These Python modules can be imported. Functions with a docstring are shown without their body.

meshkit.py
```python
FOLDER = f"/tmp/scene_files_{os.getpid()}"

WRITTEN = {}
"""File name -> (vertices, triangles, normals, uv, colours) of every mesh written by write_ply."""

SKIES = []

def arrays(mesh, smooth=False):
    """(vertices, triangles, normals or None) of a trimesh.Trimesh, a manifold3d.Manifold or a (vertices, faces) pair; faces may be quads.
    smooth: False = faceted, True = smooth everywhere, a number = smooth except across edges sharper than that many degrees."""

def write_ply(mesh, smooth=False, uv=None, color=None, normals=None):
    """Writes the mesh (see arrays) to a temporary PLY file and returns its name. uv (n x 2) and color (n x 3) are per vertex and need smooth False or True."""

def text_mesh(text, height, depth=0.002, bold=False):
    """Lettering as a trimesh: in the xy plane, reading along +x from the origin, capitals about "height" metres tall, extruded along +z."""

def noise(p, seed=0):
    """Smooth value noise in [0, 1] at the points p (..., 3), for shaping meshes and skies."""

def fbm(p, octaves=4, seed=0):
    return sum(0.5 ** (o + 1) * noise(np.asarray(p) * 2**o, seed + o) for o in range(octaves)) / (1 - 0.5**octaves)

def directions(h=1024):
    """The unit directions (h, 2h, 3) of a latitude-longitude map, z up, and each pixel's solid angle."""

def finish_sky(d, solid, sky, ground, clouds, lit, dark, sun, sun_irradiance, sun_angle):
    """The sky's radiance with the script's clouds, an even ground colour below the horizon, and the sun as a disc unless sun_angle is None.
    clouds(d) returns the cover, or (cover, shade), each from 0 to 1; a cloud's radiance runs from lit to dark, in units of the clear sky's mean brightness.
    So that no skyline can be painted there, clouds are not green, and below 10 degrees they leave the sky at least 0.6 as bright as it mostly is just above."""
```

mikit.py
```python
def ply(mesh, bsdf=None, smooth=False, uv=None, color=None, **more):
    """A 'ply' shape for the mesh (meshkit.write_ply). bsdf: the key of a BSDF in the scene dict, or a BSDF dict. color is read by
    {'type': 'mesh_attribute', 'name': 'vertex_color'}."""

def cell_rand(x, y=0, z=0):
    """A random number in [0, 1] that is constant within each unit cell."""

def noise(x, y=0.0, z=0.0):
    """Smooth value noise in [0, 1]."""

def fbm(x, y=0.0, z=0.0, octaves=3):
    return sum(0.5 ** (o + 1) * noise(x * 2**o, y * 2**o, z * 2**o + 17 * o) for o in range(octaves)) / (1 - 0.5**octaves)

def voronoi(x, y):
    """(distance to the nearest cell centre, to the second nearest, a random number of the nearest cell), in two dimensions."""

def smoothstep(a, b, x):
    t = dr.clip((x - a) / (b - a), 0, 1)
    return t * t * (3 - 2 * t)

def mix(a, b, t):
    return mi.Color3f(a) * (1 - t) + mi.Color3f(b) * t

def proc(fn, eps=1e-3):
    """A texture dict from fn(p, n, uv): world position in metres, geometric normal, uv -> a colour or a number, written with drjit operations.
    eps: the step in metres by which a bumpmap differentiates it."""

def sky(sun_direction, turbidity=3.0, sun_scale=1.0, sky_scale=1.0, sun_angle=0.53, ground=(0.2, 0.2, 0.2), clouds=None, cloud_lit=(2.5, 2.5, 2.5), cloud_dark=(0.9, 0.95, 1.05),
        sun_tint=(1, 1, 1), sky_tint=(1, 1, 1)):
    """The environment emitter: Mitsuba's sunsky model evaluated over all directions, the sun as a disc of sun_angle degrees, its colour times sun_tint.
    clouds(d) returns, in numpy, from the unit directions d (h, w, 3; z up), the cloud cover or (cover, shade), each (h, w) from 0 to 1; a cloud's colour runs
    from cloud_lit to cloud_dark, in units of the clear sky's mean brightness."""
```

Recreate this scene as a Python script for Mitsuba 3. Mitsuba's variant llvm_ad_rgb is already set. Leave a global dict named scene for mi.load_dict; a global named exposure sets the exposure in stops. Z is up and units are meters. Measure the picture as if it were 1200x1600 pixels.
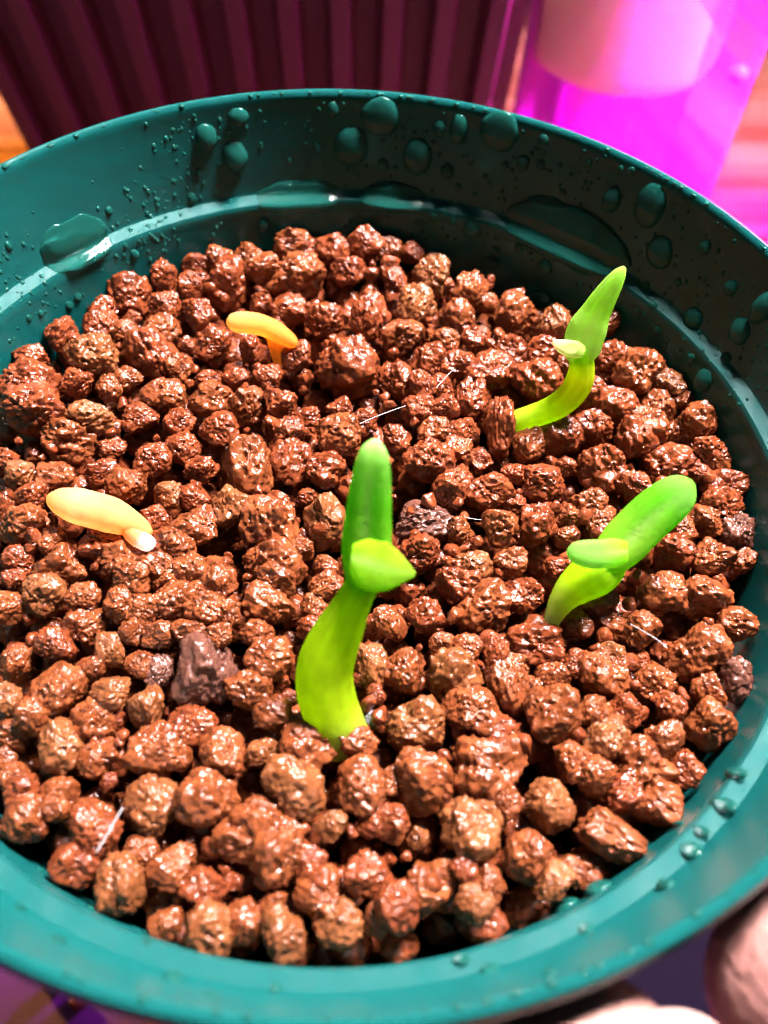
import math
import numpy as np, trimesh, drjit as dr, mitsuba as mi, mikit, meshkit
from manifold3d import Manifold
T = mi.ScalarTransform4f
scene, labels = {}, {}
# ---------------------------------------------------------------- camera, light, exposure
exposure = 4.0                                                # a dim room photographed with a long exposure
FPX = 800 / math.tan(math.radians(30.0))                      # focal length in pixels of a 1200 x 1600 picture
CAM = np.array([0.0, -0.0550, 0.0587])
PITCH, YAW, ROLL = 0.9535, 0.0825, 0.0676
FW = np.array([math.sin(YAW) * math.cos(PITCH), math.cos(YAW) * math.cos(PITCH), -math.sin(PITCH)])
R0 = np.cross(FW, [0, 0, 1]); R0 /= np.linalg.norm(R0); U0 = np.cross(R0, FW)
RT, UP = R0 * math.cos(ROLL) + U0 * math.sin(ROLL), U0 * math.cos(ROLL) - R0 * math.sin(ROLL)
scene['camera'] = {'type': 'thinlens', 'fov': 60.0, 'fov_axis': 'y', 'near_clip': 0.004, 'far_clip': 20.0,
                   'aperture_radius': 0.0007, 'focus_distance': 0.093,
                   'to_world': T().look_at(origin=CAM.tolist(), target=(CAM + FW).tolist(), up=UP.tolist())}
KEY_POS, KEY_L = np.array([0.116, 0.145, 0.30]), 57.0
GROW_POS, GROW_L = np.array([0.160, 0.163, -0.020]), 40.0
WARM_POS, WARM_L = np.array([-0.27, 0.24, -0.03]), 60.0
scene['room_light'] = {'type': 'constant', 'radiance': {'type': 'rgb', 'value': [0.0022, 0.0016, 0.0020]}}

def emit(rgb): return {'type': 'area', 'radiance': {'type': 'rgb', 'value': [float(x) for x in rgb]}}

def px_ray(x, y):
    d = FW + (x - 600) / FPX * RT - (y - 800) / FPX * UP
    return d / np.linalg.norm(d)

def on_z(x, y, z):
    d = px_ray(x, y)
    return CAM + d * (z - CAM[2]) / d[2]

def on_plane(x, y, p0, n):
    d = px_ray(x, y)
    return CAM + d * (np.dot(np.asarray(p0) - CAM, n) / np.dot(d, n))

def depth(p): return float(np.dot(np.asarray(p) - CAM, FW))

# ---------------------------------------------------------------- helpers
NUM = {}
def key(name):
    n = NUM.get(name, 0); NUM[name] = n + 1
    return name if n == 0 else f'{name}_{n:03d}'

def thing(name, label, cat, group=None):
    k = key(name); labels[k] = {'label': label, 'category': cat}
    if group: labels[k]['group'] = group
    return k

def part(owner, name, mesh, bsdf, **kw):
    k = key(owner + '__' + name)
    scene[k] = mikit.ply(mesh, bsdf, **kw)
    return k

def structure(name, mesh, bsdf, label, **kw):
    scene[name] = mikit.ply(mesh, bsdf, **kw); labels[name] = {'label': label, 'kind': 'structure'}

def box(lo, hi, bev=0.0):
    lo, hi = np.array(lo, float), np.array(hi, float)
    if bev <= 0:
        m = trimesh.creation.box(hi - lo); m.apply_translation((lo + hi) / 2); return m
    pts = []
    for a in (0, 1):
        for b in (0, 1):
            for c in (0, 1):
                p = np.where([a, b, c], hi - bev, lo + bev)
                for k in range(3):
                    q = p.copy(); q[k] += bev * (1 if (a, b, c)[k] else -1); pts.append(q)
    return trimesh.convex.convex_hull(np.array(pts))

def spline(P, n):
    from scipy.interpolate import CubicSpline, PchipInterpolator
    P = np.asarray(P, float)
    s = np.r_[0, np.cumsum(np.linalg.norm(np.diff(P[:, :3], axis=0), axis=1))]
    q = np.linspace(0, s[-1], n)
    return np.hstack([CubicSpline(s, P[:, :3])(q), PchipInterpolator(s, P[:, 3:])(q)])

def sweep(P, side, n=40, m=28, shape=None, wob=0.0, seed=0):
    """P rows: x y z half-width half-thickness. side: the direction of the width. Rounded ends. shape(ang, t) -> (scale across, scale thick)."""
    Q = spline(P, n)
    c, w, th = Q[:, :3], np.maximum(Q[:, 3], 1e-5), np.maximum(Q[:, 4], 1e-5)
    t = np.gradient(c, axis=0); t /= np.linalg.norm(t, axis=1, keepdims=True)
    side = np.broadcast_to(np.asarray(side, float), c.shape)
    a = side - t * (side * t).sum(1, keepdims=True); a /= np.linalg.norm(a, axis=1, keepdims=True)
    b = np.cross(t, a)
    ang = np.arange(m) * 2 * np.pi / m
    V = []
    for i in range(n):
        ca, sa = np.cos(ang), np.sin(ang)
        x, y = ca * w[i], sa * th[i]
        if shape is not None:
            x, y = shape(ca, sa, i / (n - 1), w[i], th[i])
        if wob:
            k = 1 + wob * (meshkit.fbm(np.stack([ca * 1.3 + seed, sa * 1.3, np.full(m, i * 0.18)], 1), 2, seed) - .5)
            x, y = x * k, y * k
        V.append(c[i] + x[:, None] * a[i] + y[:, None] * b[i])
    V = np.array(V)
    F = []
    j = np.arange(m); j1 = (j + 1) % m
    for i in range(n - 1):
        p, q = i * m, (i + 1) * m
        F += [np.stack([p + j, p + j1, q + j1], 1), np.stack([p + j, q + j1, q + j], 1)]
    V2 = np.vstack([V.reshape(-1, 3), V[0].mean(0), V[-1].mean(0)])
    s0, s1 = len(V2) - 2, len(V2) - 1
    F += [np.stack([j1, j, np.full(m, s0)], 1), np.stack([(n - 1) * m + j, (n - 1) * m + j1, np.full(m, s1)], 1)]
    return trimesh.Trimesh(V2, np.vstack(F), process=False), np.r_[np.repeat(np.linspace(0, 1, n), m), 0, 1]

def revolve(pts, sections=256):
    m = trimesh.creation.revolve(np.array(pts, float), sections=sections)
    m.fix_normals()
    return m

# ---------------------------------------------------------------- materials
def rgb(*c): return {'type': 'rgb', 'value': list(c)}

def principled(color, rough, spec=0.5, **kw):
    return {'type': 'principled', 'base_color': color if isinstance(color, dict) else rgb(*color), 'roughness': rough, 'specular': spec, **kw}

def clay(lo, hi, s=0):
    def col(p, n, uv):
        q = p * 900
        a = mikit.fbm(q.x + s, q.y, q.z, 3)
        b = mikit.noise(q.x * 4.1, q.y * 4.1 + s, q.z * 4.1)
        return mikit.mix(lo, hi, dr.clip(a * 1.1 - 0.1 + 0.35 * (b - .5), 0, 1))
    def bump(p, n, uv):
        q = p * 4200
        return 0.00012 * mikit.fbm(q.x + s, q.y, q.z, 3)
    def rough(p, n, uv):
        q = p * 1500
        return 0.11 + 0.30 * mikit.noise(q.x, q.y + s, q.z)
    return {'type': 'bumpmap', 'tex': mikit.proc(bump, 4e-5), 'scale': 1.0,
            'bsdf': principled(mikit.proc(col), 0.3, 0.40) | {'roughness': mikit.proc(rough)}}

scene['clay_brown'] = clay((0.066, 0.0135, 0.0038), (0.215, 0.056, 0.0170))
scene['clay_red'] = clay((0.064, 0.0112, 0.0036), (0.205, 0.046, 0.0142), 31)
scene['clay_orange'] = clay((0.085, 0.022, 0.006), (0.22, 0.072, 0.025), 67)
scene['clay_grey'] = clay((0.042, 0.0135, 0.0085), (0.135, 0.052, 0.035), 91)
scene['soil_dark'] = principled((0.03, 0.012, 0.007), 0.6)

def plastic_rough(p, n, uv):
    q = p * 420
    return 0.19 + 0.14 * mikit.fbm(q.x, q.y, q.z, 3)
def plastic_bump(p, n, uv):
    q = p * 300
    return 0.00010 * mikit.fbm(q.x, q.y, q.z, 3)
scene['green_plastic'] = {'type': 'twosided', 'bsdf': {'type': 'bumpmap', 'tex': mikit.proc(plastic_bump, 1e-4), 'scale': 1.0,
                          'bsdf': principled((0.0032, 0.061, 0.058), 0.25, 0.16) | {'roughness': mikit.proc(plastic_rough)}}}
scene['water'] = {'type': 'blendbsdf', 'weight': 0.45, 'a': {'type': 'dielectric', 'int_ior': 1.33, 'ext_ior': 1.0},
                  'b': {'type': 'roughplastic', 'int_ior': 1.33, 'alpha': 0.03, 'diffuse_reflectance': rgb(0.010, 0.105, 0.085)}}
def plant_bump(p, n, uv):
    q = p * 2600
    return 0.00005 * mikit.fbm(q.x, q.y, q.z, 2)
scene['plant'] = {'type': 'bumpmap', 'tex': mikit.proc(plant_bump, 5e-5), 'scale': 1.0,
                  'bsdf': {'type': 'principledthin', 'base_color': {'type': 'mesh_attribute', 'name': 'vertex_color'}, 'roughness': 0.16, 'diff_trans': 1.45, 'eta': 1.4}}
scene['fibre'] = principled((0.32, 0.30, 0.31), 0.5)
def skin_col(p, n, uv):
    q = p * 420
    return mikit.mix((0.22, 0.090, 0.078), (0.35, 0.185, 0.160), mikit.fbm(q.x, q.y, q.z, 3))
def skin_bump(p, n, uv):
    q = p * 1500
    return 0.00022 * mikit.fbm(q.x, q.y, q.z, 2)
scene['skin'] = {'type': 'bumpmap', 'tex': mikit.proc(skin_bump, 1e-4), 'scale': 1.0, 'bsdf': principled(mikit.proc(skin_col), 0.45, 0.45)}
scene['nail'] = principled((0.34, 0.215, 0.19), 0.3)
def wood(p, n, uv):
    v = mikit.fbm(p.x * 5, p.y * 160, 0, 3) * 0.6 + 0.4 * mikit.noise(p.x * 12, p.y * 420, 3.0)
    return mikit.mix((0.10, 0.032, 0.016), (0.20, 0.085, 0.050), mikit.smoothstep(0.3, 0.7, v))
scene['pine'] = principled(mikit.proc(wood), 0.45, 0.4)
scene['tub_plastic'] = principled((0.050, 0.0155, 0.0145), 0.7, 0.4)
scene['black_plastic'] = principled((0.004, 0.003, 0.007), 0.9, 0.04)
scene['tray_plastic'] = principled((0.20, 0.12, 0.36), 0.6, 0.2)
scene['cream'] = principled((0.80, 0.56, 0.42), 0.5)
scene['pink_acrylic'] = {'type': 'thindielectric', 'int_ior': 1.49, 'specular_transmittance': rgb(0.97, 0.45, 0.97)}
scene['acrylic'] = {'type': 'thindielectric', 'int_ior': 1.49}
scene['pink_film'] = {'type': 'principledthin', 'base_color': rgb(0.60, 0.12, 0.58), 'roughness': 0.3, 'diff_trans': 1.0, 'eta': 1.4}
scene['lamp_metal'] = principled((0.6, 0.6, 0.62), 0.4, 0.5, metallic=0.6)

# ---------------------------------------------------------------- lamps (out of frame)
def lamp(name, label, pos, aim, cols, rows, pitch, size, rad, axis=(1, 0, 0), hood=0):
    k = thing(name, label, 'lamp')
    z = np.asarray(aim, float) - pos; z /= np.linalg.norm(z)
    x = np.asarray(axis, float) - z * np.dot(axis, z); x /= np.linalg.norm(x)
    y = np.cross(z, x)
    M = np.eye(4); M[:3, :3] = np.stack([x, y, z], 1); M[:3, 3] = pos
    L, W = cols * pitch / 2 + .004, rows * pitch / 2 + .004
    h = box((-L, -W, -.018), (L, W, -.002), .002); h.apply_transform(M)
    part(k, 'housing', h, 'lamp_metal')
    if hood:
        for lo, hi in (((-L, -W, 0), (-L + .002, W, hood)), ((L - .002, -W, 0), (L, W, hood)), ((-L + .002, -W, 0), (L - .002, -W + .002, hood)), ((-L + .002, W - .002, 0), (L - .002, W, hood))):
            h = box(lo, hi); h.apply_transform(M); part(k, 'shade', h, 'black_plastic')
    V, F = [], []
    for i in range(cols):
        for j in range(rows):
            c = np.array([(i - (cols - 1) / 2) * pitch, (j - (rows - 1) / 2) * pitch, 0])
            o = len(V); s = size / 2
            V += [c + [-s, -s, 0], c + [s, -s, 0], c + [s, s, 0], c + [-s, s, 0]]
            F += [[o, o + 1, o + 2], [o, o + 2, o + 3]]
    V = np.array(V) @ M[:3, :3].T + pos
    part(k, 'diode_panel', trimesh.Trimesh(V, F, process=False), principled((.8, .8, .8), .5), emitter=emit(rad))
lamp('led_lamp', 'white LED bar lamp hanging above the green pot', KEY_POS, (0, 0, -.02), 10, 5, .012, .0095, np.array([1.0, .92, .91]) * KEY_L)
lamp('grow_lamp', 'magenta LED grow lamp beside the clear box', GROW_POS, (.085, .165, -.09), 6, 6, .012, .008, np.array([1.0, .05, 1.0]) * GROW_L, hood=.012)
lamp('warm_lamp', 'warm orange lamp at the left end of the table', WARM_POS, (-.16, .20, -.09), 4, 4, .012, .008, np.array([1.0, .50, .06]) * WARM_L)

# ---------------------------------------------------------------- setting: table
TZ = -0.135
structure('table', box((-.7, -.5, TZ - .03), (.7, .75, TZ), .003), 'pine', 'pale pine table top with fine straight grain behind the green pot')

# ---------------------------------------------------------------- pot
INNER = [(0.0490, -0.0012), (0.0487, -0.0030), (0.0467, -0.0114), (0.0465, -0.0118), (0.0451, -0.0123), (0.0448, -0.0128), (0.0447, -0.0138)]
RIM = [(0.0447, -0.0138)] + INNER[::-1][1:] + [(0.0491, -0.0006), (0.0493, -0.0002), (0.0496, 0.0), (0.0500, -0.0001), (0.0503, -0.0005), (0.0504, -0.0012),
       (0.0503, -0.0022), (0.0500, -0.0026), (0.0490, -0.0128), (0.0484, -0.0136), (0.0462, -0.0139), (0.0447, -0.0138)]
WALL = [(0.0001, -0.0860), (0.0335, -0.0860), (0.0345, -0.0850), (0.0447, -0.01382), (0.0462, -0.01395), (0.0360, -0.0870), (0.0350, -0.0880), (0.0001, -0.0880)]
pot = thing('plastic_pot', 'round green plastic plant pot full of brown clay granules', 'plant pot')
part(pot, 'rim', revolve(RIM, 360), 'green_plastic', smooth=35)
part(pot, 'wall', revolve(WALL, 200), 'green_plastic', smooth=35)

def wall_r(z):
    pts = np.array(INNER + [(0.0345, -0.085)])
    return np.interp(-z, -pts[:, 1], pts[:, 0])

def on_wall(x, y):
    """Where the ray through a pixel first meets the inside of the pot wall (None if it misses)."""
    d = px_ray(x, y)
    t = np.linspace(0.03, 0.2, 6000)
    p = CAM + t[:, None] * d
    out = (np.hypot(p[:, 0], p[:, 1]) > wall_r(p[:, 2])) & (p[:, 2] < 0.0003)
    i = int(np.argmax(out))
    if not out[i] or p[i][2] > -.0009: return None
    p = p[i]
    a = math.atan2(p[1], p[0])
    e = 3e-4
    s = (wall_r(p[2] + e) - wall_r(p[2] - e)) / (2 * e)
    s = min(s, 0.6)
    n = np.array([-math.cos(a), -math.sin(a), s]); n /= np.linalg.norm(n)
    return p, n

# ---------------------------------------------------------------- clay granules
rng = np.random.default_rng(7)
ICO = {k: trimesh.creation.icosphere(subdivisions=k) for k in (2, 3, 4)}

def granule_mesh(seed, sub, clump=0):
    r_ = np.random.default_rng(seed)
    ico = ICO[sub]; d = np.array(ico.vertices)
    n = r_.normal(size=(15, 3)); n /= np.linalg.norm(n, axis=1, keepdims=True)
    h = r_.uniform(0.70, 1.0, 15); sharp = r_.uniform(8, 18)
    q = h / np.maximum(d @ n.T, 0.12)
    r = -np.log(np.exp(-sharp * q).sum(1)) / sharp
    if clump:
        c = r_.normal(size=(clump, 3)); c /= np.linalg.norm(c, axis=1, keepdims=True); c *= r_.uniform(.34, .52, (clump, 1))
        a = r_.uniform(.54, .68, clump)
        dc = d @ c.T
        disc = dc**2 - (c**2).sum(1) + a**2
        t = np.where(disc > 0, dc + np.sqrt(np.maximum(disc, 0)), 0).max(1)
        r = np.log(np.exp(8 * r * .72) + np.exp(8 * t)) / 8
    o = r_.uniform(0, 50, 3)
    r = np.minimum(r, 1.25 * np.median(r)); r = r / r.mean() * .85
    r = r * (1 + 0.22 * (meshkit.fbm(d * 1.7 + o, 2, seed) - .5))
    r = r + 0.27 * (meshkit.fbm(d * 3.2 + o, 3, seed + 3) - .5)
    if sub > 2:
        f = meshkit.noise(d * 8.0 + o, seed + 9)
        r = r + 0.17 * (f - .5) - 0.16 * np.clip((meshkit.noise(d * 5.1 + o, seed + 5) - .70) / .25, 0, 1)
        r = r + 0.08 * (meshkit.noise(d * 15.0 + o, seed + 11) - .5)
    v = d * r[:, None]
    v -= (v.max(0) + v.min(0)) / 2
    return v, np.array(ico.faces)

AX = np.stack([RT, UP, -FW], 1)
def place_granule(v, p, w, h, ang=0.0, lift=1.0):
    """Scale the mesh so that it shows w x h pixels at p, turned by ang degrees in the picture plane's sense."""
    s = depth(p) / FPX
    ext = (v.max(0) - v.min(0)) / 2
    x = v / ext * np.array([w / 2 * s, h / 2 * s, (w + h) / 4 * s])
    if ang:
        c, q = math.cos(math.radians(ang)), math.sin(math.radians(ang))
        x = np.stack([x[:, 0] * c - x[:, 1] * q, x[:, 0] * q + x[:, 1] * c, x[:, 2]], 1)
    return p + x @ AX.T

# (x, y, width, height) of every granule that can be made out, in pixels of eight double-size enlargements
G = {
(0, 0): [(650,745,90,95),(745,738,105,80),(590,790,90,60),(950,710,115,95),(1020,685,72,65),(1040,768,125,90),(915,768,120,75),(1145,732,112,95)],
(600, 0): [(20,748,90,85),(85,785,80,60),(160,795,80,60)],
(0, 400): [(505,62,90,110),(402,115,125,130),(300,145,90,80),(185,245,105,115),(315,215,105,120),(290,310,170,110),(395,235,80,75),(515,150,100,80),(615,95,110,90),(505,230,120,110),(615,185,95,100),
 (710,85,140,170),(415,190,45,35),(470,300,150,160),(560,350,85,100),(585,280,60,60),(665,280,110,110),(815,150,70,55),(905,165,110,100),(820,40,110,80),(925,60,180,150),(1090,50,110,90),(1015,200,120,110),
 (1150,190,110,150),(1090,350,200,190),(925,320,100,110),(785,290,70,90),(835,375,90,85),(740,385,85,55),(650,390,80,45),(660,450,140,110),(770,470,130,130),(690,540,130,110),(870,460,110,90),(900,550,110,80),
 (95,320,110,40),(90,400,185,130),(110,480,200,130),(240,395,110,90),(340,415,85,85),(400,380,90,60),(510,440,140,100),(285,510,140,90),(440,505,110,90),(560,520,100,90),(215,575,180,100),(350,600,90,50),
 (15,640,90,50),(60,690,100,100),(170,690,130,110),(100,750,100,70),(320,680,110,80),(395,720,130,120),(480,640,120,110),(575,600,120,90),(630,670,110,80),(770,660,165,190),(905,640,130,140),(1060,560,135,140),
 (1060,480,80,70),(960,500,80,60),(1140,510,80,70),(1018,670,120,115),(525,745,90,80),(605,755,100,70),(720,780,150,110),(870,770,90,60),(840,840,200,120),(610,840,150,110),(490,815,90,80),(540,910,150,120),
 (1020,830,130,170),(970,760,80,60),(75,840,150,110),(165,890,80,90),(310,890,140,80),(10,790,60,80),(70,955,110,70),(180,975,160,60),(380,960,160,90),(665,985,110,50),(860,960,200,110),(930,920,100,60),
 (1020,970,80,70),(20,970,60,60)],
(600, 400): [(35,75,70,80),(145,70,110,130),(20,25,60,50),(275,110,110,130),(100,155,120,130),(190,95,60,60),(230,200,110,130),(325,150,70,70),(410,190,130,150),(400,140,90,60),(535,210,120,110),(640,160,60,50),
 (725,190,80,90),(60,250,130,120),(190,265,100,90),(150,320,60,100),(290,260,100,80),(400,300,110,90),(500,300,120,110),(570,350,80,80),(330,360,160,100),(230,340,110,80),(475,390,150,100),(40,390,100,130),
 (280,440,110,140),(180,420,90,100),(120,400,90,90),(110,480,110,90),(190,470,90,80),(365,540,95,200),(715,320,120,110),(800,360,170,150),(915,390,110,90),(725,470,140,90),(860,470,120,90),(820,530,140,110),
 (940,450,80,60),(1000,520,130,130),(660,430,60,120),(550,555,150,120),(655,535,130,110),(790,570,130,130),(160,550,110,90),(245,550,100,80),(40,570,90,90),(235,610,100,90),(300,640,70,80),(890,650,150,80),
 (900,560,70,90),(1010,610,110,80),(1105,630,100,110),(140,640,160,130),(680,665,155,150),(455,590,100,120),(405,680,80,60),(500,710,130,120),(570,660,70,60),(215,720,100,150),(330,740,150,130),(400,780,90,90),
 (770,720,120,80),(640,770,120,90),(985,680,70,60),(1060,720,130,90),(1050,780,140,110),(130,830,180,130),(240,860,90,90),(355,850,120,120),(480,840,120,150),(575,810,90,80),(665,830,110,120),(570,880,80,80),
 (1110,860,120,140),(900,920,140,130),(930,850,90,90),(1030,940,140,120),(110,930,140,100),(1170,960,70,90),(280,970,120,80),(400,960,110,90),(540,975,80,60),(240,990,100,50),(1000,830,120,90)],
(0, 900): [(15,100,120,110),(40,10,80,60),(140,60,130,140),(265,65,100,100),(170,215,120,120),(272,160,130,120),(345,230,90,110),(45,280,100,120),(280,295,100,90),(185,355,180,120),(340,375,130,110),(25,385,70,110),
 (100,440,100,120),(295,450,140,110),(40,490,110,100),(190,540,110,170),(20,570,70,80),(310,570,150,130),(45,620,90,80),(360,460,50,80),(75,680,140,110),(190,690,120,120),(340,645,50,60),(290,760,150,110),
 (70,770,140,130),(470,720,170,190),(650,690,190,170),(505,545,190,160),(690,550,160,110),(820,560,110,100),(600,470,150,100),(555,80,360,240),(640,290,190,220),(500,300,90,110),(440,280,90,90),(460,420,110,140),
 (785,350,140,120),(855,430,130,110),(840,260,150,140),(800,180,110,90),(845,95,160,110),(860,20,130,80),(985,95,90,90),(970,160,90,60),(1020,30,110,90),(1150,280,100,150),(1175,160,60,90),(980,515,200,180),
 (1118,522,130,124),(920,660,200,200),(1135,660,170,190),(1035,780,100,90),(800,770,170,110),(1170,760,110,100),(905,380,60,50),(1175,370,60,70)],
(600, 900): [(20,150,100,120),(125,120,120,110),(230,30,150,90),(300,100,190,180),(430,60,130,100),(470,200,180,150),(600,150,90,100),(670,70,130,90),(700,150,110,100),(800,170,130,110),(870,60,170,110),(1000,70,160,100),
 (1010,190,110,70),(260,225,90,90),(180,210,80,70),(60,300,140,150),(220,310,180,180),(390,340,130,170),(410,280,95,65),(470,350,80,80),(530,310,110,90),(350,240,50,110),(600,270,90,90),(690,310,170,170),
 (710,240,80,70),(800,265,70,50),(850,330,140,110),(980,240,200,140),(1100,320,80,140),(890,410,110,80),(1005,355,100,120),(1020,470,150,170),(1100,150,130,100),(100,460,190,180),(270,430,180,150),(350,500,160,120),
 (530,430,170,180),(660,420,110,90),(760,430,110,120),(700,510,160,120),(800,580,200,170),(870,510,120,120),(940,600,110,110),(600,590,150,130),(330,600,230,140),(660,630,130,130),(120,650,190,210),(270,760,200,140),
 (440,540,60,60),(520,720,150,160),(380,700,70,110),(750,680,130,120),(880,730,170,130),(20,640,80,100),(30,760,90,90)],
(0, 1250): [(80,60,130,150),(170,30,100,90),(300,90,150,170),(240,200,150,140),(375,270,130,190),(440,165,110,70),(530,215,160,120),(640,280,140,130),(515,390,110,120),(655,430,125,190),(760,120,170,150),(870,170,130,210),
 (960,200,110,120),(730,250,60,50),(755,390,100,150),(880,410,150,190),(850,330,90,60),(1010,300,180,170),(1060,380,150,150),(1150,230,150,140),(1190,360,80,120),(580,420,60,70)],
(600, 1250): [(20,80,120,120),(270,100,180,200),(105,120,70,80),(40,340,110,170),(180,240,110,110),(130,290,140,150),(250,220,90,100),(280,330,130,120),(320,260,80,140),(450,180,160,160),(530,250,130,120),(600,220,100,110),
 (640,260,80,80),(715,120,230,130)],
}
listed = [(x0 + a / 2, y0 + b / 2, w / 2, h / 2) for (x0, y0), rows in G.items() for a, b, w, h in rows]
# ones that look different: (x, y) -> (material, turn, clump, label)
SPECIAL = {
 (277, 940): ('clay_brown', 0, 5, 'largest crumbly brown clay clump, left of the tall seedling stem'),
 (320, 1045): ('clay_grey', 0, 0, 'dark greyish brown clay granule just below the largest clump'),
 (250, 1050): ('clay_grey', 0, 0, 'small dark granule immediately left of the greyish brown granule'),
 (665, 815): ('clay_grey', 0, 0, 'purplish brown oval granule right of the tall seedling tip'),
 (1155, 830): ('clay_grey', 0, 0, 'dark purplish granule at the right wall of the pot'),
 (1150, 1060): ('clay_grey', 0, 0, 'narrow greyish granule leaning on the right pot wall'),
 (172, 1015): ('clay_orange', 0, 0, 'small orange brown granule between larger granules at the left'),
 (805, 1040): ('clay_orange', 0, 0, 'bright orange chip on top of a brown granule, right of centre'),
 (145, 555): ('clay_orange', -20, 0, 'smooth orange brown slanted granule near the left pot wall'),
 (170, 1087): ('clay_orange', 10, 0, 'light orange brown rounded granule at the left, below the small orange one'),
 (545, 575): ('clay_red', 0, 4, 'big knobbly clump right of the curled orange sprout'),
 (782, 670): ('clay_red', 0, 0, 'tall upright narrow granule at the base of the far seedling'),
 (940, 732): ('clay_red', 0, 0, 'blocky flat topped granule right of the far seedling base'),
 (385, 730): ('clay_brown', 0, 0, 'large smooth dark brown granule left of the tall seedling tip'),
 (835, 1000): ('clay_red', 0, 0, 'round deep red granule in front of the right seedling base'),
 (957, 1310): ('clay_brown', -32, 0, 'long slanting granule by the near right rim'),
 (490, 1157): ('clay_brown', 0, 0, 'rounded granule covering the foot of the tall seedling'),
 (650, 1130): ('clay_orange', 0, 0, 'rounded triangular granule right of the tall seedling foot'),
 (750, 950): ('clay_brown', 0, 0, 'large square edged block between the tall and right seedlings'),
 (187, 1385): ('clay_orange', 0, 0, 'smooth egg shaped granule at the near left rim'),
}
ZONES = [(lambda x, y: y < 470, 'wet reddish brown clay granule along the far pot wall', 'granules along the far wall'),
         (lambda x, y: y > 1240, 'wet light brown clay granule along the near pot rim', 'granules along the near rim'),
         (lambda x, y: x < 300, 'wet brown clay granule in the left part of the pot', 'granules in the left part'),
         (lambda x, y: x > 880, 'wet reddish brown clay granule in the right part of the pot', 'granules in the right part'),
         (lambda x, y: y < 800, 'wet reddish brown clay granule between the far wall and the tall seedling', 'granules in the far middle'),
         (lambda x, y: True, 'wet brown clay granule around the lower half of the tall seedling', 'granules in the near middle')]
SOIL_Z = -0.0178
KEEP = {(782.5, 670.0), (957.5, 1310.0), (665.0, 815.0)}
loose, plain = [], {}
order = sorted(range(len(listed)), key=lambda i: -listed[i][2] * listed[i][3])
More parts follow.
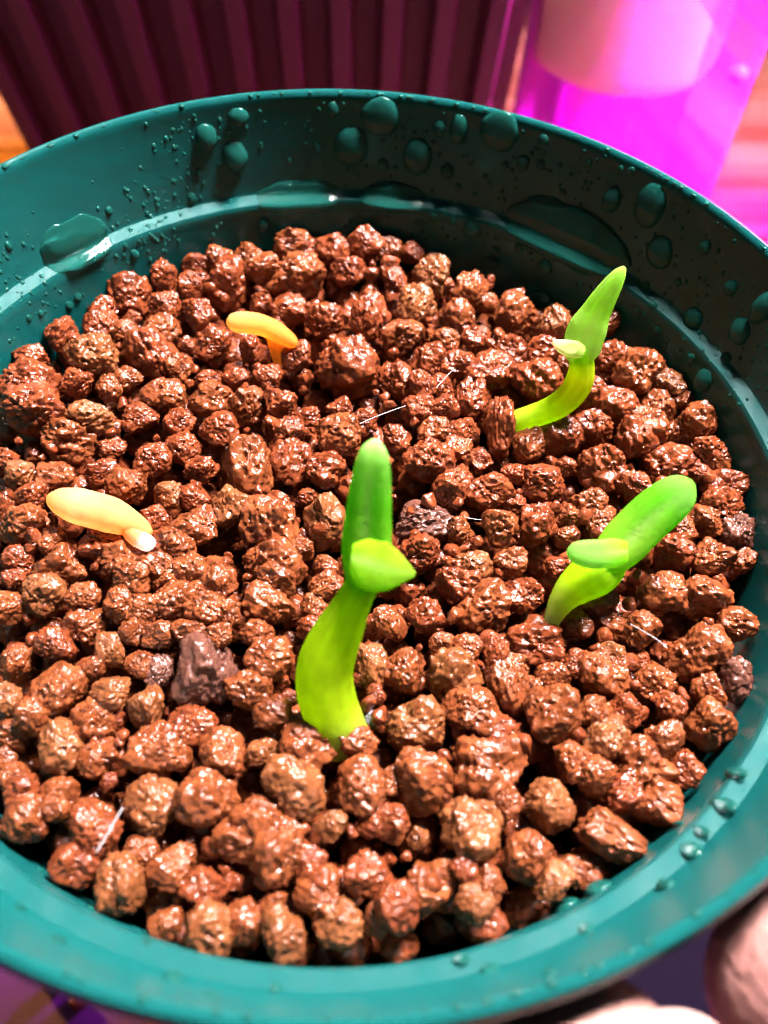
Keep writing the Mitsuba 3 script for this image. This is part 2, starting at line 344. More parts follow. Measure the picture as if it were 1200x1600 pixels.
for rank, i in enumerate(order):
    x, y, w, h = listed[i]
    w0, h0 = w, h
    if (x, y) not in KEEP: w, h = max(w, .80 * h), max(h, .86 * w)
    p = on_z(x, y, SOIL_Z + rng.uniform(-.0008, .0008) - (0.0006 if w * h < 1800 else 0))
    r = math.hypot(p[0], p[1])
    rad = (w + h) / 4 * depth(p) / FPX
    lim = wall_r(p[2]) - rad * .75
    if r > lim: p[:2] *= lim / r
    spec = next((v for (sx, sy), v in SPECIAL.items() if abs(sx - x) < 8 and abs(sy - y) < 8), None)
    clump = spec[2] if spec else (3 if w * h > 7000 and rng.random() < .5 else 2 if rng.random() < .3 else 0)
    if spec and clump == 5:
        cr = np.random.default_rng(17); V, F, o = [], [], 0
        for cx, cy, cw, ch in [(205,905,70,66),(250,890,74,62),(300,893,70,64),(340,915,62,66),(190,945,54,58),(228,955,64,60),(275,940,84,70),(322,955,70,66),(355,960,44,56),(210,985,48,44),(250,990,56,46),(296,992,60,50),(340,995,52,44),(262,910,50,50),(315,925,46,44)]:
            vv, ff = granule_mesh(700 + o, 4, 0)
            V.append(place_granule(vv, on_z(cx, cy, SOIL_Z + .0009 + cr.uniform(0, .0006)), cw * 1.02, ch * 1.02, cr.uniform(-30, 30))); F.append(ff + o); o += len(vv)
        v, f = np.vstack(V), np.vstack(F)
    else:
        v, f = granule_mesh(1000 + i, 4, clump)
        v = place_granule(v, p, w * 1.08, h * 1.08, spec[1] if spec else rng.uniform(-25, 25))
    mat = spec[0] if spec else ('clay_orange' if (y > 1050 and rng.random() < .25) or rng.random() < .05 else 'clay_red' if rng.random() < (.65 if y < 800 else .3) else 'clay_brown')
    if rank < 300 or spec:
        k = key('clay_granule')
        scene[k] = mikit.ply((v, f), mat, smooth=True)
        if spec: labels[k] = {'label': spec[3], 'category': 'clay granule'}
        else:
            z = next(z for z in ZONES if z[0](x, y))
            plain[k] = (x, y, w, h, z)
    else:
        loose.append((v, f))
# each granule is named by the landmark it lies closest to, the side it lies on and its turn counted outwards
MARKS = {'foot of the tall seedling': (522, 1120), 'tip of the tall seedling': (584, 690), 'foot of the far seedling': (812, 655), 'leaf tip of the far seedling': (975, 420), 'foot of the right seedling': (862, 970),
         'leaf tip of the right seedling': (1080, 755), 'curled orange sprout': (405, 515), 'peach coloured sprout': (155, 800), 'largest crumbly clump': (277, 940), 'dark greyish brown granule': (320, 1045),
         'purplish brown oval granule': (665, 815), 'dark purplish granule at the right wall': (1155, 830), 'big knobbly clump': (545, 575), 'tall narrow granule by the far seedling': (782, 670),
         'blocky flat topped granule': (940, 732), 'long slanting granule by the near rim': (957, 1310), 'egg shaped granule at the near left rim': (187, 1385), 'large square edged block': (750, 950),
         'rounded triangular granule': (650, 1130), 'slanted orange brown granule by the left wall': (145, 555), 'bright orange chip': (805, 1040), 'narrow greyish granule at the right wall': (1150, 1060),
         'white fibre above the tall seedling': (598, 648), 'blurred white fibre at the near rim': (170, 1300), 'flat pool on the far wall step': (890, 365), 'round deep red granule': (835, 1000)}
WAYS = {'right of': (1, 0), 'left of': (-1, 0), 'in front of': (0, 1), 'behind': (0, -1)}
ORD = ['nearest', 'second', 'third', 'fourth', 'fifth', 'sixth', 'seventh', 'eighth', 'ninth', 'tenth', 'eleventh', 'twelfth', 'thirteenth', 'fourteenth', 'fifteenth', 'sixteenth', 'seventeenth', 'eighteenth']
sector = {}
for k, (x, y, w, h, z) in plain.items():
    for m, (mx, my) in MARKS.items():
        dx, dy = x - mx, (y - my) * 1.2
        way = ('right of' if dx > 0 else 'left of') if abs(dx) > abs(dy) else ('in front of' if dy > 0 else 'behind')
        sector.setdefault((m, way), []).append((math.hypot(dx, dy), k))
best = {}
for (m, way), rows in sector.items():
    for rank, (dist, k) in enumerate(sorted(rows)[:18]):
        if (rank, dist) < best.get(k, (9,))[:2]: best[k] = (rank, dist, m, way)
for k, (x, y, w, h, z) in plain.items():
    tone = {'clay_orange': 'orange brown', 'clay_red': 'reddish brown', 'clay_brown': 'brown'}[scene[k]['bsdf']['id']]
    shape = 'oblong' if w > 1.35 * h else 'upright' if h > 1.35 * w else 'rounded'
    if k in best and best[k][1] < 800:
        rank, dist, m, way = best[k]
        words = [f'{shape} {tone} granule, {ORD[rank]} one {way} the {m}', f'{tone} granule, {ORD[rank]} one {way} the {m}', f'brown granule, {ORD[rank]} {way} the {m}']
        labels[k] = {'label': next(t for t in words if len(t.split()) <= 16), 'category': 'clay granule', 'group': 'wet clay granules filling the pot'}
    else: labels[k] = {'label': z[1], 'category': 'clay granule', 'group': z[2]}
# the deeper bed below them
granule_small = [granule_mesh(6000 + k, 2, 0) for k in range(8)]
bed = [granule_mesh(5000 + k, 3, k % 3) for k in range(24)]
pts = []
for layer, (z, n) in enumerate([(-0.0218, 420), (-0.0250, 420)]):
    tries = 0; mine = []
    while len(mine) < n and tries < 9000:
        tries += 1
        a, q = rng.uniform(0, 2 * np.pi), math.sqrt(rng.random()) * .0425
        c = np.array([q * math.cos(a), q * math.sin(a), z + rng.uniform(-.0006, .0006)])
        if all(np.hypot(*(c - m)[:2]) > .0031 for m in mine[-400:]): mine.append(c)
    pts += mine
for k, c in enumerate(pts):
    v, f = bed[k % 24]
    R = trimesh.transformations.random_rotation_matrix(rng.random(3))[:3, :3]
    loose.append((v @ R.T * rng.uniform(.0016, .0024) + c, f))
for k in range(420):                                               # fine crumbs in the gaps
    a, q = rng.uniform(0, 2 * np.pi), math.sqrt(rng.random()) * .0408
    v, f = granule_small[k % 8]
    R = trimesh.transformations.random_rotation_matrix(rng.random(3))[:3, :3]
    loose.append((v @ R.T * rng.uniform(.0004, .0010) + [q * math.cos(a), q * math.sin(a), rng.uniform(-.0196, -.0166)], f))
V, F, o = [], [], 0
for v, f in loose:
    V.append(v); F.append(f + o); o += len(v)
scene['clay_granules'] = mikit.ply((np.vstack(V), np.vstack(F)), 'clay_red', smooth=True)
labels['clay_granules'] = {'label': 'deeper bed of small wet brown clay granules seen in the gaps of the pot', 'category': 'granules', 'kind': 'stuff'}
part(pot, 'soil_base', revolve([(0.0001, -.0275), (.0428, -.0275), (.0425, -.030), (0.0001, -.030)], 64), 'soil_dark')

# ---------------------------------------------------------------- seedlings
def colours(mesh, t, stops, gain=1.08, rib=0.0):
    s = np.array([x[0] for x in stops]); c = np.array([x[1] for x in stops], float)
    col = np.stack([np.interp(t, s, c[:, k]) for k in range(3)], 1)
    nz = meshkit.fbm(np.array(mesh.vertices) * 900, 3, 5)[:, None]
    k = np.arange(len(t)) % 32 / 32 * 2 * np.pi
    st = meshkit.fbm(np.stack([np.cos(k) * 3.3, np.sin(k) * 3.3, t * 1.6], 1), 3, 8)[:, None]
    if rib: col = col + (np.array(PALE) - col) * (rib * np.exp(-(np.cos(k) / .22) ** 2) * np.clip(1.15 - t, 0, 1))[:, None]
    return np.clip(col * gain * (0.55 + 0.34 * nz + 0.55 * st), 0, 1)

def tilt(deg):
    h = np.array([FW[0], FW[1], 0]); h /= np.linalg.norm(h)
    a = math.radians(deg)
    return h * math.cos(a) + np.array([0, 0, -1]) * math.sin(a)

def px_sweep(owner, name, rows, p0, n, stops, thick=0.8, push=0.0, turn=0.0, shape=None, seg=44, wob=.03, label=None):
    """rows: (x, y, width in pixels, push towards the viewer in mm) along the organ, laid out on the plane through p0 with normal n."""
    P = []
    for row in rows:
        x, y, w = row[:3]
        q = on_plane(x, y, p0, n)
        q = q - px_ray(x, y) * ((row[3] if len(row) > 3 else 0.0) + push) * 1e-3
        hw = w / 2 * depth(q) / FPX
        P.append([*q, hw, hw * thick])
    t = P[-1][0:3] - np.array(P[0][0:3])
    side = np.cross(t / np.linalg.norm(t), FW)
    side = side * math.cos(math.radians(turn)) + FW * math.sin(math.radians(turn))
    m, tt = sweep(P, side, seg, 32, shape, wob, 3)
    k = part(owner, name, m, 'plant', smooth=True, color=colours(m, tt, stops, rib=.5 if name == 'seed_leaf' else 0.0))
    return m

def channel(ca, sa, t, w, th):
    # a succulent seed leaf: rounded back, the face towards the viewer a little hollow along the middle
    y = np.where(sa < 0, sa, sa) * th
    y = y - np.sign(sa) * th * 0.42 * np.exp(-(ca / .38) ** 2) * np.sin(np.pi * min(1, .15 + t * .8))
    return ca * w, y

YG, LG, DG, PALE = (0.53, 0.78, 0.012), (0.36, 0.70, 0.025), (0.16, 0.58, 0.02), (0.62, 0.76, 0.28)
s1 = thing('seedling', 'tallest green seedling with thick stem in the centre of the pot', 'seedling')
n1 = tilt(34); b1 = on_z(520, 1120, -0.0165)
px_sweep(s1, 'stem', [(541,1165,84),(529,1138,87),(511,1090,91),(509,1038,89),(530,985,76),(552,940,58),(570,905,52),(582,880,46)], b1, n1, [(0, (.55,.72,.10)), (.25, (.58,.80,.02)), (.6, YG), (1, LG)], .9)
px_sweep(s1, 'seed_leaf', [(570,925,34),(571,900,66),(573,850,78),(576,800,72),(580,750,62),(583,715,50),(584,697,34),(584.5,687,9)], b1, n1, [(0, LG), (.25, (.25,.56,.03)), (.6, DG), (.85, (.20,.52,.06)), (.95, (.38,.66,.2)), (1, (.45,.70,.26))], .62, push=.6, shape=channel)
px_sweep(s1, 'seed_leaf', [(548,872,40),(566,876,72),(588,884,84),(612,890,66),(632,894,36),(648,898,8)], b1, n1, [(0, LG), (.4, (.34,.66,.02)), (1, (.40,.68,.05))], .30, push=2.2)
s2 = thing('seedling', 'far seedling with bent yellow stem and pointed leaf by the right back wall', 'seedling')
n2 = tilt(20); b2 = on_z(820, 655, -0.0165)
px_sweep(s2, 'stem', [(786,668,30),(812,656,34),(845,646,38),(880,628,42),(903,600,44),(909,575,40),(907,552,36),(905,540,30)], b2, n2, [(0, (.45,.6,.06)), (.4, YG), (.75, (.62,.68,.02)), (1, LG)], .95)
px_sweep(s2, 'seed_leaf', [(908,568,30),(909,547,58),(917,517,62),(931,488,48),(946,462,39),(960,440,30),(970,425,19),(976,417,6)], b2, n2, [(0, PALE), (.25, (.52,.74,.22)), (.6, (.40,.70,.08)), (1, (.46,.72,.18))], .5, push=.3, shape=channel)
px_sweep(s2, 'seed_leaf', [(912,551,18),(897,546,28),(881,542,24),(870,537,15),(864,533,5)], b2, n2, [(0, (.50,.64,.12)), (.5, (.58,.64,.28)), (1, (.70,.62,.42))], .5, push=1.6)
s3 = thing('seedling', 'right hand seedling with blunt broad leaf leaning to the right', 'seedling')
n3 = tilt(48); b3 = on_z(868, 965, -0.0165)
px_sweep(s3, 'stem', [(855,985,20),(862,970,26),(878,940,42),(902,915,62),(930,895,74),(950,880,66),(962,868,40)], b3, n3, [(0, (.55,.56,.30)), (.2, (.50,.58,.10)), (.5, YG), (1, LG)], .75)
px_sweep(s3, 'seed_leaf', [(938,884,36),(955,868,66),(985,838,76),(1015,808,76),(1045,783,72),(1063,769,62),(1075,760,44),(1084,754,12)], b3, n3, [(0, LG), (.3, (.28,.58,.04)), (.7, DG), (.9, (.26,.56,.10)), (1, (.22,.52,.06))], .5, push=1.2, shape=channel)
px_sweep(s3, 'seed_leaf', [(980,862,32),(955,864,46),(930,866,46),(908,864,40),(893,862,28),(886,861,8)], b3, n3, [(0, LG), (.5, (.34,.64,.14)), (1, (.30,.62,.12))], .45, push=3.6)
# pale sprouts
p1 = thing('sprout', 'curled orange sprout hooked over the granules at the upper left', 'sprout')
q1 = on_z(405, 540, -0.0165)
px_sweep(p1, 'hook', [(354,503,6),(360,503,24),(378,504,34),(400,506,34),(424,514,32),(444,526,28),(458,536,20),(464,541,6)], q1, tilt(40), [(0, (.95,.52,.20)), (.5, (.95,.45,.12)), (1, (.88,.34,.06))], .9, push=1.0, wob=.08)
px_sweep(p1, 'root', [(426,520,20),(430,535,24),(434,552,22),(436,572,16)], q1, tilt(40), [(0, (.95,.46,.06)), (1, (.90,.66,.16))], .9)
p2 = thing('sprout', 'plump peach coloured sprout lying on granules at the left', 'sprout')
q2 = on_z(155, 800, -0.0150)
px_sweep(p2, 'body', [(73,776,5),(78,778,22),(98,784,46),(130,793,58),(165,802,58),(198,815,46),(222,828,32),(236,836,14)], q2, tilt(50), [(0, (.95,.46,.17)), (.3, (.95,.55,.30)), (.8, (.95,.48,.19)), (1, (.9,.38,.16))], .9, push=.6, wob=.06)
px_sweep(p2, 'root', [(196,822,20),(212,836,32),(227,847,28),(238,853,20),(241,855,6)], q2, tilt(50), [(0, (.95,.42,.10)), (.5, (.95,.60,.30)), (.62, (.95,.88,.80)), (1, (1,.97,.97))], .9, push=1.0)
scene['clear_water'] = {'type': 'dielectric', 'int_ior': 1.33, 'ext_ior': 1.0}
for lab, x, y, r_, p0, n_, ps in [('clear drop in the fork of the far seedling', 893, 545, 9, b2, n2, 3.3), ('small clear drop on the pointed leaf of the far seedling', 916, 520, 6, b2, n2, 2.2)]:
    k = thing('water_drop', lab, 'water drop')
    q = on_plane(x, y, p0, n_) - px_ray(x, y) * ps * 1e-3
    m = trimesh.creation.icosphere(subdivisions=3, radius=r_ * depth(q) / FPX); m.apply_scale([1.2, .8, .9]) ; m.apply_translation(q)
    scene[k] = mikit.ply(m, 'clear_water', smooth=True)
# white pebble-like bead
wb = thing('white_bead', 'small bluish white bead in the gap beside the tall seedling foot', 'bead')
v, f = granule_mesh(77, 3, 0)
scene[wb] = mikit.ply((place_granule(v, on_z(583, 1122, -.0185), 34, 26), f), principled((.20, .20, .25), .3), smooth=True)
# fine white fibres
def fibre(label, rows, wpx=1.4, z=-0.0135):
    k = thing('plant_fibre', label, 'fibre')
    P = []
    for x, y in rows:
        q = on_z(x, y, z); hw = wpx / 2 * depth(q) / FPX
        P.append([*q, hw, hw])
    scene[k] = mikit.ply(sweep(P, FW, 24, 6)[0], 'fibre', smooth=True)
fibre('fine white fibre above the tip of the tall seedling', [(562,662),(590,650),(614,641),(634,634)])
fibre('fine pale fibre between the granules below the right seedling', [(985,975),(1008,988),(1030,1002),(1042,1012)])
fibre('blurred white fibre at the near left rim', [(150,1332),(165,1308),(180,1282),(192,1262)], 2.4)
fibre('fine white fibre left of the far seedling', [(682,606),(694,592),(708,578)], 1.1)
fibre('short white fibre left of the purplish oval granule gap', [(726,808),(740,811),(752,812)], 1.2)

# ---------------------------------------------------------------- water on the wall
DOME = ICO[3]
def dome(p, n, w, h, lift, seed=0, sag=.25, sub=3):
    d = np.array(ICO[sub].vertices)
    dn = np.array([0, 0, -1.0]); dn = dn - n * np.dot(dn, n); dn /= np.linalg.norm(dn)
    sd = np.cross(dn, n)
    v = d * np.array([w / 2, h / 2, lift])
    v[:, 2] = np.where(d[:, 2] < 0, d[:, 2] * lift * .12, v[:, 2] * (1 + sag * d[:, 1]))
    if seed:
        k = 1 + .22 * (meshkit.noise(d * [1.6, 1.6, 0.5] + seed, seed) - .5)
        v[:, :2] *= k[:, None]
    return p + v[:, :1] * sd + v[:, 1:2] * dn + v[:, 2:] * n, np.array(ICO[sub].faces)

DROPS = [(322,215,34,42),(367,245,38,50),(372,183,34,30),(520,172,18,25),(548,228,56,60),(595,182,60,58),(496,232,14,20),(598,258,18,22),(412,350,20,25),(310,270,10,16),(687,200,22,28),(717,202,30,46),(780,205,62,60),
 (652,243,48,56),(699,268,20,26),(817,255,22,25),(845,257,14,17),(850,220,18,20),(790,258,13,14),(716,292,12,14),(707,347,14,16),(677,340,12,14),(737,358,30,30),(956,312,32,42),(1017,320,52,70),(1032,394,48,48),(1102,387,20,24),
 (970,265,11,14),(986,268,12,16),(1175,372,36,50),(852,417,26,26),(1142,450,24,26),(1193,480,36,56),(1157,517,40,40),(1100,595,34,38),(1085,497,36,34),(850,470,46,30),(1027,517,14,16),(1022,477,15,15),(210,398,14,18),(121,465,14,16),
 (108,478,14,16),(45,497,11,12),(64,490,11,12),(13,385,12,16),(775,392,16,18),(810,385,14,14),(930,372,14,14),(1060,440,14,14),(1080,560,16,18),(770,410,24,20),(1135,560,18,20),(1010,445,12,12),(300,310,14,18),(170,330,12,14),(880,300,12,12),(920,255,12,13)]
drop_at = {}
for i, (x, y, w, h) in enumerate(DROPS):
    hit = on_wall(x, y)
    if hit is None: continue
    p, n = hit
    s = depth(p) / FPX
    c = abs(np.dot(n, px_ray(x, y)))
    k = key('water_drop')
    scene[k] = mikit.ply(dome(p, n, w * s, h * s / max(.55, math.sqrt(1 - .4 * (1 - c))), (.24 if w > 40 else .32) * (w + h) / 2 * s, i + 1, sub=4), 'water', smooth=True)
    big = w >= 45
    drop_at[k] = (x, y, big)
    labels[k] = {'label': 'large round water drop clinging to the inside of the far pot wall' if big else 'small water drop clinging to the inside of the pot wall above the granules',
                 'category': 'water drop', 'group': 'large drops on the pot wall' if big else 'small drops on the pot wall'}
ORD3 = 'first second third fourth fifth sixth seventh eighth ninth tenth eleventh twelfth thirteenth fourteenth fifteenth sixteenth seventeenth eighteenth nineteenth twentieth twenty-first twenty-second twenty-third twenty-fourth twenty-fifth twenty-sixth'.split()
ORD2 = 'first second third fourth fifth sixth seventh eighth ninth tenth'.split()
large = sorted((x, k) for k, (x, y, b) in drop_at.items() if b)
for i, (x, k) in enumerate(large): labels[k]['label'] = f'large round water drop on the far wall, {ORD2[i]} large one from the left'
near = {}
for k, (x, y, b) in drop_at.items():
    if b: continue
    d, i = min((math.hypot(x - drop_at[q][0], y - drop_at[q][1]), i) for i, (_, q) in enumerate(large))
    q = drop_at[large[i][1]]; dx, dy = x - q[0], y - q[1]
    near.setdefault((i, ('right of' if dx > 0 else 'left of') if abs(dx) > abs(dy) else ('below' if dy > 0 else 'above')), []).append((d, k))
for (i, way), rows in near.items():
    for n_, (d, k) in enumerate(sorted(rows)):
        labels[k]['label'] = f'small water drop {way} the {ORD2[i]} large drop from the left, {ORD3[n_] if n_ else "nearest"} there' if n_ < 16 else labels[k]['label']
# water lying along the step of the wall
def film(label, a0, a1, z0, z1, lift, seed):
    """A long lens of water along the wall between two angles (degrees)."""
    k = thing('water_film', label, 'water')
    am, zm = math.radians((a0 + a1) / 2), (z0 + z1) / 2
    d = np.array(ICO[4].vertices)
    a = am + d[:, 0] * math.radians(abs(a1 - a0) / 2) * (1 + .2 * (meshkit.noise(d * 2 + seed, seed) - .5))
    z = zm + d[:, 1] * abs(z1 - z0) / 2 * (1 + .5 * (meshkit.noise(d * 2.5 + 9, seed) - .5))
    off = np.where(d[:, 2] > 0, d[:, 2] * lift, d[:, 2] * lift * .1)
    r = np.array([wall_r(q) for q in z]) - off
    m = trimesh.Trimesh(np.stack([r * np.cos(a), r * np.sin(a), z], 1), ICO[4].faces, process=False)
    m.fix_normals()
    scene[k] = mikit.ply(m, 'water', smooth=True)
def wall_ang(x, y):
    p = on_wall(x, y)[0]; return math.degrees(math.atan2(p[1], p[0])), p[2]
for lab, (xa, ya), (xb, yb), hgt, lift, sd in [
    ('flat pool of water on the wall step right of the far centre', (785, 345), (995, 400), .0062, .0013, 3),
    ('long thin water bead on the step of the far wall', (565, 305), (665, 310), .0032, .0010, 5),
    ('shallow water streak along the step left of the far centre', (400, 318), (530, 305), .0034, .0008, 8),
    ('glossy wet patch on the left wall of the pot', (60, 395), (170, 360), .0052, .0010, 11)]:
    (a0, z0), (a1, z1) = wall_ang(xa, ya), wall_ang(xb, yb)
    zc = (z0 + z1) / 2
    film(lab, a0, a1, zc - hgt / 2, zc + hgt / 2, lift, sd)
# beads on the near wall
beads = []
for i, (x, y, w, h) in enumerate([(835,1432,42,28),(882,1418,52,36),(935,1392,46,30),(1000,1325,30,60),(965,1360,40,30),(1080,1330,34,30),(1130,1260,30,34),(765,1517,34,18),(860,1520,24,14),(160,1400,14,10),(140,1420,14,12),(195,1415,12,10),(62,1360,12,10),(270,1530,36,20),(570,1582,26,16),(1150,1210,22,28),(720,1500,26,20),(915,1452,24,20),(1040,1385,30,26),(1095,1300,22,26),(430,1545,20,14),(330,1560,30,16),(230,1470,14,12),(90,1470,26,18),(30,1420,20,16),(1060,1290,16,22)]):
    hit = on_wall(x, y)
    if hit is None: continue
    p, n = hit
    s = depth(p) / FPX
    k = key('water_drop')
    scene[k] = mikit.ply(dome(p, n, w * s, h * s * 1.6, .38 * (w + h) / 2 * s, 200 + i), 'water', smooth=True)
    beads.append((x, k)); labels[k] = {'label': 'blurred water bead on the inside of the near pot rim', 'category': 'water drop', 'group': 'beads on the near rim'}
for i, (x, k) in enumerate(sorted(beads)): labels[k]['label'] = f'blurred water bead on the near rim, {ORD3[i]} from the left end'
# fine spray
V, F, o = [], [], 0
spray = []
for (cx, cy, sx, sy, n) in [(290, 235, 40, 45, 60), (235, 340, 40, 30, 60), (25, 430, 22, 45, 30), (60, 480, 45, 25, 40), (230, 395, 60, 25, 40), (700, 260, 90, 60, 60), (900, 270, 90, 40, 60), (1080, 420, 80, 110, 110), (700, 345, 120, 25, 50), (880, 430, 120, 45, 70), (1130, 560, 60, 60, 60), (600, 200, 200, 40, 60), (450, 190, 90, 30, 30)]:
    for _ in range(n):
        spray.append((cx + rng.normal() * sx, cy + rng.normal() * sy, rng.uniform(3, 8)))
for x, y, w in spray:
    if not (-60 < x < 1260): continue
    hit = on_wall(x, y)
    if hit is None or hit[0][2] < -.0165: continue
    p, n = hit
    s = depth(p) / FPX
    v, f = dome(p, n, w * s, w * 1.2 * s, .38 * w * s, 0, sub=2)
    V.append(v); F.append(f + o); o += len(v)
# along the lip
for _ in range(150):
    a = rng.uniform(0, 2 * np.pi); q = rng.uniform(.00015, .0004)
    p = np.array([.0494 * math.cos(a), .0494 * math.sin(a), -.0002])
    v, f = dome(p, np.array([-.3 * math.cos(a), -.3 * math.sin(a), .954]), q * 2, q * 2, q * .7, 0, sub=2)
    V.append(v); F.append(f + o); o += len(v)
scene['water_droplets'] = mikit.ply((np.vstack(V), np.vstack(F)), 'water', smooth=True)
labels['water_droplets'] = {'label': 'fine spray of tiny water droplets on the inside of the pot', 'category': 'water droplets', 'kind': 'stuff'}

# ---------------------------------------------------------------- ribbed tub behind, clear box with cream cup, tray below
tub = thing('ribbed_tub', 'dark red brown ribbed plastic tub standing behind the pot', 'tub')
vp = px_ray(550, 1215)
rib_dir = vp / np.linalg.norm(vp)                                     # the tub narrows towards its foot
front = np.array([0, .158, -.055])
nrm = np.cross([1, 0, 0], rib_dir); nrm /= np.linalg.norm(nrm)
if nrm[1] > 0: nrm = -nrm
def tub_pt(x, y): return on_plane(x, y, front, nrm)
lo_t = (TZ + .001 - front[2]) / rib_dir[2]; hi_t = (.05 - front[2]) / rib_dir[2]
xl, xr = tub_pt(28, 200)[0], tub_pt(806, 100)[0]
def bar(x0, x1, d0, d1, t0=hi_t, t1=lo_t, taper=.0):
    P = []
    for t in (t0, t1):
        for x, dd in ((x0, d0), (x1, d0), (x1 - (x1 - x0) * taper, d1), (x0 + (x1 - x0) * taper, d1)):
            P.append(np.array([x, 0, 0]) + (front + rib_dir * t) * [0, 1, 1] + nrm * dd + [rib_dir[0] * t, 0, 0])
    return trimesh.convex.convex_hull(np.array(P))
part(tub, 'wall', bar(xl, xr, -.07, -.0002), 'tub_plastic')
NR = 11
for i in range(NR):
    w = (xr - xl) / NR
    part(tub, 'rib', bar(xl + w * (i + .05), xl + w * (i + .65), 0, .0050, taper=.22), 'tub_plastic')
part(tub, 'lip', bar(xl - .004, xr + .004, -.074, .0065, hi_t - .008, hi_t), 'tub_plastic')

cb = thing('clear_box', 'clear plastic box glowing magenta at the upper right', 'box')
C = on_plane(1085, 120, (0, .150, 0), np.array([0, -1.0, 0]))
ya = math.radians(38)
dl, dr_ = np.array([-math.cos(ya), math.sin(ya), 0]), np.array([math.sin(ya), math.cos(ya), 0])
ll = np.dot(on_plane(812, 80, C, dr_) - C, dl)
lr = np.dot(on_plane(1188, 116, C, dl) - C, dr_)
zt, th = .03, .0015
def pane(p, q, n, z0=TZ + .003, z1=zt):
    n = np.asarray(n) * th
    return trimesh.convex.convex_hull(np.array([[*(a + b)[:2], z] for a in (p, q) for b in (0 * n, n) for z in (z0, z1)]))
g = .0003
A_, B_ = C + dl * g, C + dl * ll
part(cb, 'front_pane', (np.array([[*A_[:2], TZ + .003], [*B_[:2], TZ + .003], [*B_[:2], zt], [*A_[:2], zt]]), np.array([[0, 1, 2], [0, 2, 3]])), 'acrylic')
A_, B_ = C + dr_ * g, C + dr_ * lr
part(cb, 'side_pane', (np.array([[*A_[:2], TZ + .003], [*B_[:2], TZ + .003], [*B_[:2], zt], [*A_[:2], zt]]), np.array([[0, 1, 2], [0, 2, 3]])), 'pink_acrylic')
part(cb, 'back_pane', pane(C + dl * (th + g) + dr_ * lr, C + dl * ll + dr_ * lr, dr_), 'pink_film')
part(cb, 'back_pane', pane(C + dl * ll + dr_ * (th + g), C + dl * ll + dr_ * (lr - g), dl * -1), 'pink_film')
part(cb, 'base', pane(C + dl * .002 + dr_ * .002, C + dl * (ll - .002) + dr_ * .002, dr_ * (lr - .004) / th, TZ + .001, TZ + .0028), 'pink_film')
cc_ = on_plane(1154, 116, C, dl)
m = trimesh.creation.icosphere(subdivisions=3, radius=.0024); m.apply_translation(cc_ - dl * .0003)
part(cb, 'knob', m, 'pink_film', smooth=True)
BY = C[1]
def bx(x, y): return on_plane(x, y, C + dl * ll / 2 + dr_ * lr * .5, np.array([0, -1.0, 0]))
cup = thing('cream_cup', 'cream coloured rounded cup standing inside the clear box', 'cup')
cc = bx(958, 60); rr = (bx(1105, 60)[0] - bx(822, 60)[0]) / 2 * 1.08
cy = cc[1]
cz = on_plane(958, 166, (0, cy - rr, 0), np.array([0, -1.0, 0]))[2]
prof = [(0.0001, cz), (rr * .80, cz), (rr * .92, cz + .0015), (rr * .97, cz + .005), (rr, cz + .09), (rr - .002, cz + .09), (rr * .9, cz + .004), (.0001, cz + .003)]
m = revolve(prof, 96); m.apply_translation([cc[0] + .002, cy, 0])
part(cup, 'body', m, 'cream', smooth=40)
part(cup, 'stand', trimesh.util.concatenate([box((cc[0] - .008, cy - .008, TZ + .003), (cc[0] + .010, cy + .008, cz - .0003), .001)]), 'pink_film')

for lab, xa, xb, mat in (('pale purple plastic tray below the near left rim', -.26, -.012, 'tray_plastic'), ('black plastic tray under the hand at the near right', -.006, .22, 'black_plastic')):
    tray = thing('seed_tray', lab, 'tray')
    part(tray, 'floor', box((xa, -.24, TZ + .001), (xb, .04, TZ + .004), .001), mat)
    for lo, hi in [((xa - .002, -.24, TZ + .001), (xa - .0003, .04, TZ + .016)), ((xb + .0003, -.24, TZ + .001), (xb + .002, .04, TZ + .016)), ((xa, -.2417, TZ + .001), (xb, -.2403, TZ + .016)), ((xa, .0403, TZ + .001), (xb, .042, TZ + .016))]:
        part(tray, 'side', box(lo, hi, .0005), mat)
V, F, o = [], [], 0
for k in range(90):
    v, f = bed[k % 24]
    v = v * rng.uniform(.0012, .0026) + [rng.uniform(-.15, -.02), rng.uniform(-.15, -.02), TZ + .0055]
    V.append(v); F.append(f + o); o += len(v)
scene['spilled_granules'] = mikit.ply((np.vstack(V), np.vstack(F)), 'clay_red', smooth=True)
labels['spilled_granules'] = {'label': 'loose clay granules scattered in the purple tray under the pot', 'category': 'granules', 'kind': 'stuff'}

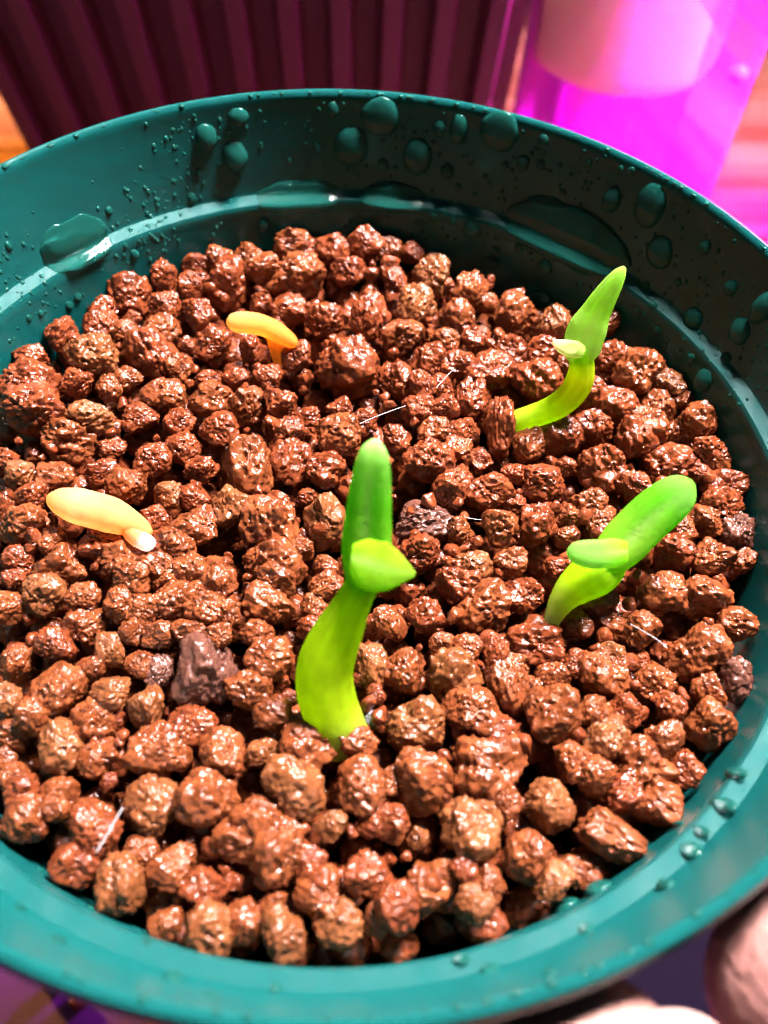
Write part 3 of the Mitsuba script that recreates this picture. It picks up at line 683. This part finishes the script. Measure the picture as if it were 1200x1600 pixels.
# ---------------------------------------------------------------- the hand that holds the pot
def limb_mesh(chains, pitch=.0014, taubin=14):
    parts = []
    for ch in chains:
        for (p, r), (q, s) in zip(ch[:-1], ch[1:]):
            a = Manifold.sphere(r, 28).translate(tuple(map(float, p))); b = Manifold.sphere(s, 28).translate(tuple(map(float, q)))
            parts.append(Manifold.batch_hull([a, b]))
    m = parts[0]
    for x in parts[1:]: m = m + x
    m = m.refine_to_length(pitch).to_mesh()
    t = trimesh.Trimesh(m.vert_properties[:, :3], m.tri_verts)
    trimesh.smoothing.filter_taubin(t, iterations=taubin)
    return t
def pz(x, y, z): return on_z(x, y, z)
thumb_tip = pz(955, 1572, -.012)
hand = thing('person', 'pale bare hand holding the pot, two digits showing under the near right rim', 'person')
H = []
palm = np.array([.030, -.092, -.078])
def cyl(az, r, z): return np.array([r * math.cos(math.radians(az)), r * math.sin(math.radians(az)), z])
# digit along the near side, its tip to the right
H.append([(cyl(-72.5, .0541, -.0080), .0056), (cyl(-80, .0546, -.0090), .0062), (cyl(-93, .0580, -.0140), .0072), (cyl(-106, .0690, -.0320), .0090), (palm + [-.03, .004, .008], .012), (palm, .015)])
# digit round the right side
H.append([(cyl(-56, .0572, -.0088), .0068), (cyl(-53.5, .0605, -.0150), .0082), (cyl(-49, .0670, -.0300), .0094), (np.array([.066, -.068, -.050]), .0108), (palm + [.020, .004, .006], .014), (palm, .015)])
H.append([(palm + [-.018, 0, 0], .014), (palm + [.018, 0, 0], .014), (palm + [.016, -.045, -.006], .017), (palm + [-.014, -.045, -.006], .016), (palm + [-.018, 0, 0], .014)])
H.append([(palm + [0, -.02, -.002], .016), (palm + [.006, -.07, -.010], .021), (palm + [.016, -.16, -.040], .024)])
for k, xx in enumerate((-.018, 0.0, .016)):                       # the other fingers reach below the pot
    H.append([(palm + [xx - .006, 0, -.004], .011), (np.array([xx * 1.1, -.034, -.0990]), .0088), (np.array([xx * 1.2, .004, -.0970]), .0078), (np.array([xx * 1.2, .026, -.0960]), .0066)])
hm = limb_mesh(H)
hm.apply_translation([0, 0, 0])
scene[hand] = mikit.ply(hm, 'skin', smooth=True)
tip = cyl(-72.5, .0541, -.0080)
out_ = cyl(-72.5, 1, 0); tan_ = np.array([-out_[1], out_[0], 0])
m = trimesh.creation.icosphere(subdivisions=4)
nv = np.array(m.vertices) * [.0052, .0022, .0044]
nd = out_ * .55 + np.array([0, 0, .835])
nu = np.cross(tan_, nd)
m = trimesh.Trimesh(tip + tan_ * .0026 + nd * .0040 + nv[:, :1] * tan_ + nv[:, 1:2] * nd + nv[:, 2:] * nu, m.faces, process=False); m.fix_normals()
part(hand, 'fingernail', m, 'nail', smooth=True)
